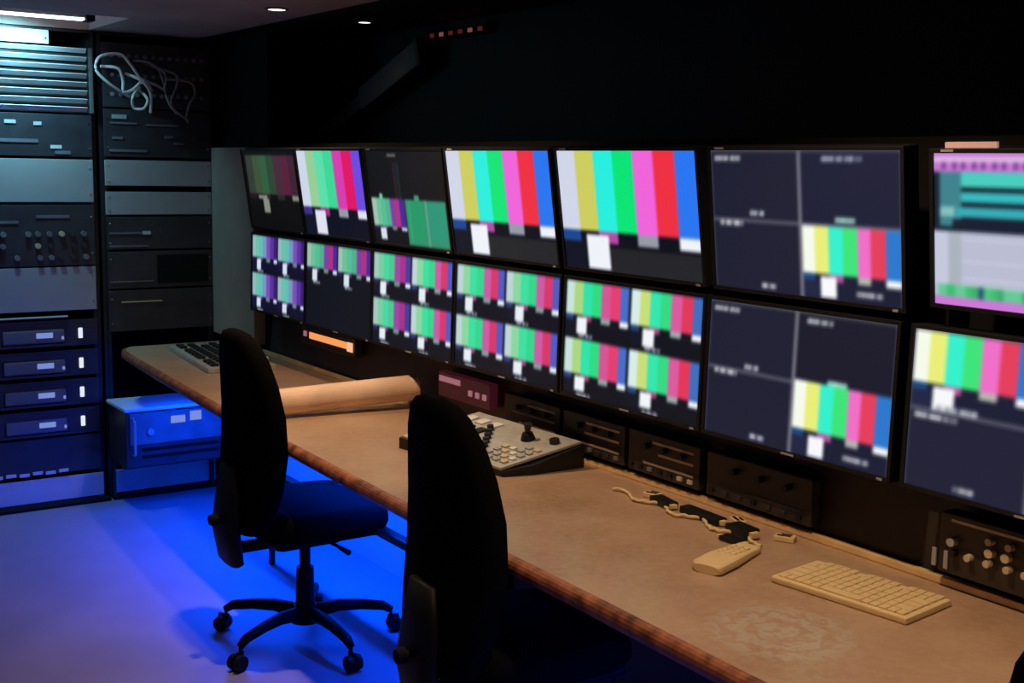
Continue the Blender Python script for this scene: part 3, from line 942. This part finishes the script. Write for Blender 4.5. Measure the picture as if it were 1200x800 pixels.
for j in range(3):
    for i in range(4):
        uu, vv = .12 + i * .2, .62 + j * .12
        bm = bmesh.new(); loft(bm, [[sw(uu, vv, .009), sw(uu + .13, vv, .009), sw(uu + .13, vv + .07, .009), sw(uu, vv + .07, .009)], [sw(uu, vv, .015), sw(uu + .13, vv, .015), sw(uu + .13, vv + .07, .015), sw(uu, vv + .07, .015)]])
        obj('button', bm, 'white' if i != 2 else 'black', t)

# keyboard
kA, kB, kC, kD = Vector((1.972, 1.804)), Vector((2.165, 1.865)), Vector((2.165, 1.515)), Vector((1.995, 1.468))
cx = (kA + kB + kC + kD) / 4
t = thing('keyboard', 'flat cream computer keyboard lying on the right part of the desk', 'keyboard', (cx.x, cx.y, ZD), math.radians(7))
HW, HL = 0.090, 0.168
bm = bmesh.new()
box(bm, -HW, HW, -HL, HL, 0.0, 0.014, 0.004)
obj('case', bm, 'cream', t)
kr = 6
for i in range(kr):
    x0 = -HW + 0.012 + i * 0.0282
    n = 15
    yk = -HL + 0.012
    step = (2 * HL - 0.024) / n
    j = 0
    while j < n:
        span = 1
        if i == 0 and j == 5: span = 5
        elif i in (1, 2, 3) and j in (0, 13): span = 2
        if i == 5 and j % 5 == 4:
            j += 1; continue
        bx('key', 'keycap', (x0, x0 + 0.0245, yk + j * step + .0012, yk + (j + span) * step - .0012, 0.013, 0.0185), t, bev=0.002)
        j += span
# phone-like handset
t = thing('handset', 'thick cream handset lying on the desk left of the keyboard', 'handset', (1.985, 1.968, ZD), math.radians(33 - 15))
bm = bmesh.new()
sec = []
for (x, wy, zz) in [(-0.112, 0.030, 0.020), (-0.105, 0.040, 0.026), (-0.03, 0.041, 0.027), (0.05, 0.034, 0.022), (0.105, 0.030, 0.018), (0.115, 0.024, 0.014)]:
    sec.append([Vector((x, wy * math.copysign(abs(math.cos(a_)) ** .5, math.cos(a_)), zz / 2 + zz / 2 * math.copysign(abs(math.sin(a_)) ** .5, math.sin(a_)))) for a_ in np.linspace(0, 2 * PI, 17)[:-1]])
loft(bm, sec)
obj('body', bm, 'cream', t, smooth=False)
bx('display', 'unit_pale', (-0.085, -0.045, -0.026, 0.026, 0.026, 0.028), t, label='grey display') if False else None
for i in range(4):
    for j in range(3):
        bx('key', 'keycap', (-0.02 + i * 0.022, -0.006 + i * 0.022, -0.024 + j * 0.017, -0.012 + j * 0.017, 0.021, 0.0275 - i * .001), t, bev=0.001)
# small devices and the pale cord at the back of the desk
small = [
    ('adapter_plug', 'smallest dark plug at the far end of the pale cord', 'plug', 2.178, 2.415, -0.2, 0.045, 0.020, 0.018),
    ('adapter_plug', 'long dark slim adapter beside the pale cord, behind the handset', 'plug', 2.178, 2.262, -0.05, 0.075, 0.018, 0.020),
    ('adapter_plug', 'square dark adapter on the desk between handset and golden strip', 'plug', 2.165, 2.105, -0.1, 0.040, 0.024, 0.024),
    ('adapter_plug', 'flat dark adapter touching the tip of the cream handset', 'plug', 2.10, 2.072, 0.05, 0.034, 0.016, 0.013),
]
for (nm, lb, ct, x, y, rz, hl, hwid, hh) in small:
    t = thing(nm, lb, ct, (x, y, ZD), rz, group='small dark adapters at the back of the desk')
    bx('body', 'black', (-hwid, hwid, -hl, hl, 0.0, hh), t, bev=0.004)
    bx('label', 'cream', (-hwid * .5, hwid * .5, hl - 0.006, hl + 0.012, hh * .2, hh * .8), t, bev=0.001, label='cream end')
    bx('label', 'cream', (-hwid * .5, hwid * .5, -hl - 0.012, -hl + 0.006, hh * .2, hh * .8), t, bev=0.001, label='cream end')
rnd = random.Random(12)
pts = []
for k in range(50):
    s = k / 49
    y = 2.60 - s * 0.60
    pts.append((2.150 + 0.018 * math.sin(s * 24) - 0.012 * s + rnd.uniform(-.004, .004), y, ZD + 0.005 + 0.003 * math.sin(k * 1.7) ** 2))
o = obj('pale_cord', tube(bmesh.new(), spline(pts, 3), 0.0045, 8), 'cream', smooth=True)
tag(o, 'wavy pale cord lying along the back of the desk past the adapters', 'cord')
for (x, y, rz, lb) in [(2.205, 2.49, .3, 'cream connector clip at the far end of the wavy cord'), (2.225, 2.18, -.4, 'cream connector clip between the two long dark adapters'),
                       (2.222, 2.015, .5, 'larger cream connector clip at the near end of the wavy cord')]:
    t = thing('connector_clip', lb, 'connector', (x, y, ZD), rz, group='cream connector clips by the cord')
    bx('body', 'cream', (-0.016, 0.016, -0.026, 0.026, 0, 0.014), t, bev=0.003)
    bx('slot', 'black', (-0.010, -0.002, -0.016, 0.018, 0.0135, 0.0155), t)
    bx('slot', 'black', (0.004, 0.010, -0.016, 0.010, 0.0135, 0.0155), t)


# ------------------------------------------------------------------ chairs
def make_chair(label):
    t = thing('office_chair', label, 'chair')
    # backrest: lofted rounded sections
    bm = bmesh.new(); rings = []
    prof = [(0.445, 0.13, 0.035), (0.455, 0.165, 0.045), (0.50, 0.19, 0.052), (0.60, 0.218, 0.056), (0.72, 0.230, 0.055), (0.84, 0.226, 0.050), (0.94, 0.206, 0.045), (1.02, 0.176, 0.040), (1.075, 0.135, 0.034), (1.10, 0.095, 0.026), (1.112, 0.045, 0.012)]
    for (z, hwid, th) in prof:
        xo = -0.235 + 0.035 * math.sin((z - 0.45) * 4.2) - 0.06 * max(0, z - 0.75)
        ring = []
        hwid *= 0.93
        for a_ in np.linspace(0, 2 * PI, 25)[:-1]:
            ca, sa = math.cos(a_), math.sin(a_)
            yy = hwid * math.copysign(abs(sa) ** .55, sa)
            xx = th * math.copysign(abs(ca) ** .7, ca) + 0.03 * (yy / 0.23) ** 2
            ring.append(Vector((xo + xx, yy, z)))
        rings.append(ring)
    loft(bm, rings)
    bk = obj('backrest', bm, 'fabric', t, smooth=True)
    # seat cushion
    bm = bmesh.new(); rings = []
    for (z, s) in [(0.425, 0.88), (0.435, 0.96), (0.46, 1.0), (0.49, 0.99), (0.508, 0.93), (0.515, 0.8)]:
        ring = []
        for a_ in np.linspace(0, 2 * PI, 33)[:-1]:
            ca, sa = math.cos(a_), math.sin(a_)
            ring.append(Vector((0.02 + 0.235 * s * math.copysign(abs(ca) ** .55, ca), 0.24 * s * math.copysign(abs(sa) ** .55, sa), z - (0.015 if ca > .8 else 0))))
        rings.append(ring)
    loft(bm, rings)
    obj('seat', bm, 'fabric', t, smooth=True)
    bx('seat_pan', 'chair_plastic', (-0.19, 0.20, -0.20, 0.20, 0.405, 0.428), t, bev=0.01)
    bx('mechanism', 'chair_plastic', (-0.12, 0.10, -0.07, 0.07, 0.355, 0.408), t, bev=0.012)
    # rear bracket with cover
    bm = bmesh.new(); rings = []
    for (z, x, hwid, th) in [(0.325, -0.265, 0.055, 0.018), (0.34, -0.268, 0.085, 0.026), (0.45, -0.285, 0.095, 0.028), (0.56, -0.275, 0.085, 0.024), (0.66, -0.27, 0.06, 0.018)]:
        rings.append([Vector((x + th * math.cos(a_), hwid * math.copysign(abs(math.sin(a_)) ** .6, math.sin(a_)), z)) for a_ in np.linspace(0, 2 * PI, 17)[:-1]])
    loft(bm, rings)
    br = obj('back_bracket', bm, 'chair_plastic', t, smooth=True)
    bx('bracket_arm', 'chair_plastic', (-0.27, -0.08, -0.035, 0.035, 0.365, 0.388), t, bev=0.006)
    bm = bmesh.new(); cyl(bm, (-0.300, 0, 0.485), (-0.318, 0, 0.485), 0.010, seg=12); cyl(bm, (-0.318, 0, 0.485), (-0.340, 0, 0.485), 0.021, 0.017, 16)
    obj('knob', bm, 'matte_black', br)
    # lever
    lv = tube(bmesh.new(), [(0.03, -0.06, 0.385), (0.04, -0.17, 0.382), (0.05, -0.235, 0.375)], [0.006, 0.006, 0.010], 8)
    obj('height_lever', lv, 'chair_plastic', t)
    # column
    bm = bmesh.new(); cyl(bm, (0, 0, 0.09), (0, 0, 0.27), 0.034, 0.030, 20); 
    obj('column_cover', bm, 'chair_plastic', t)
    obj('gas_lift', cyl(bmesh.new(), (0, 0, 0.26), (0, 0, 0.36), 0.019, seg=16), 'chair_plastic', t)
    hub = obj('hub', cyl(bmesh.new(), (0, 0, 0.075), (0, 0, 0.135), 0.052, 0.040, 20), 'chair_plastic', t)
    for k in range(5):
        a_ = k * 2 * PI / 5 - math.radians(14)
        lg = tube(bmesh.new(), [(0.03, 0, 0.108), (0.12, 0, 0.118), (0.20, 0, 0.112), (0.280, 0, 0.098), (0.308, 0, 0.080)], [0.026, 0.022, 0.019, 0.017, 0.013], 10)
        for v_ in lg.verts:
            v_.co = Matrix.Rotation(a_, 3, 'Z') @ v_.co
        L_ = obj('leg', lg, 'chair_plastic', t, smooth=True)
        Rm = Matrix.Rotation(a_, 4, 'Z')
        bm = bmesh.new()
        for s in (-1, 1):
            cyl(bm, (0.320, s * 0.006, 0.0285), (0.320, s * 0.024, 0.0285), 0.028, 0.026, 18)
        cyl(bm, (0.320, -0.010, 0.0285), (0.320, 0.010, 0.0285), 0.008, seg=8)
        cyl(bm, (0.307, 0, 0.03), (0.307, 0, 0.09), 0.006, seg=8)
        box(bm, 0.296, 0.336, -0.005, 0.005, 0.035, 0.064, 0.002)
        bmesh.ops.transform(bm, matrix=Rm, verts=bm.verts)
        obj('caster', bm, 'chair_plastic', L_)
    return t


ch = make_chair('black high-backed office chair standing whole on the blue floor, base and casters visible')
ch['group'] = 'black office chairs at the desk'
ch.location = (1.735, 3.75, 0)
ch2 = dup(ch, (1.705, 2.42, 0), math.radians(-4), 'black high-backed office chair in the middle foreground, its back hiding part of the desk')
ch3 = dup(ch, (1.63, 0.695, 0), math.radians(-6), 'black office chair cut off by the bottom right corner, only its top visible')


# ------------------------------------------------------------------ ceiling fittings
def downlight(loc, label, r=0.034, ring='duct', group=None):
    t = thing('ceiling_spotlight', label, 'light', loc, group='small round ceiling spotlights')
    bm = bmesh.new()
    n = 28
    prof = [(r * 1.35, 0.0), (r * 1.35, -0.004), (r * 1.02, -0.006), (r * 1.0, 0.0)]
    rings = [[Vector((rr_ * math.cos(k * 2 * PI / n), rr_ * math.sin(k * 2 * PI / n), z)) for k in range(n)] for rr_, z in prof]
    loft(bm, rings, close=False)
    obj('trim_ring', bm, ring, t)
    obj('lens', cyl(bmesh.new(), (0, 0, -0.0045), (0, 0, 0.0), r, seg=28), 'lamp_warm', t, label='glowing warm lens')
    return t


downlight((2.01, 4.584, 2.2495), 'glowing round spotlight in the grey ceiling, nearer to the racks')
downlight((2.468, 4.723, 2.2495), 'smaller looking round spotlight in the black ceiling over the monitors', 0.026, 'black')
dl = downlight((1.56, 3.5, 2.2495), 'round spotlight in the grey ceiling above the switcher console')
dup(dl, (1.56, 1.75, 2.2495), label='round spotlight in the grey ceiling above the keyboard')
dup(dl, (1.56, 0.3, 2.2495), label='round spotlight in the grey ceiling nearest the front end')
# sloping duct and red lights on the black wall
t = thing('air_duct', 'dark grey sloping flat duct on the black wall above the monitors', 'duct', (2.70, 5.03, 1.98))
bm = bmesh.new()
for (z0, z1, y0, y1, w_) in [(0, 0, 0, 0, 0)]:
    pass
duct_m = Matrix.Rotation(math.radians(-19), 4, 'X')
bx('duct_body', 'duct', (-0.05, 0.05, -0.45, 0.10, -0.055, 0.055), t, bev=0.012, mtx=duct_m)
bx('duct_neck', 'duct', (-0.035, 0.045, 0.09, 0.62, -0.035, 0.035), t, bev=0.010, mtx=duct_m)
bx('flange', 'black', (-0.055, 0.05, -0.475, -0.445, -0.062, 0.062), t, bev=0.004, mtx=duct_m)
t = thing('indicator_strip', 'dim red row of indicator lights high on the black wall', 'indicator lights', (2.735, 4.40, 2.20))
bx('housing', 'matte_black', (-0.012, 0.014, -0.24, 0.24, -0.02, 0.02), t, bev=0.003)
for k in range(6):
    bx('indicator', 'led_red' if k not in (1, 4) else 'dim_red', (-0.016, -0.012, -0.20 + k * 0.075, -0.17 + k * 0.075, -0.008, 0.008), t)
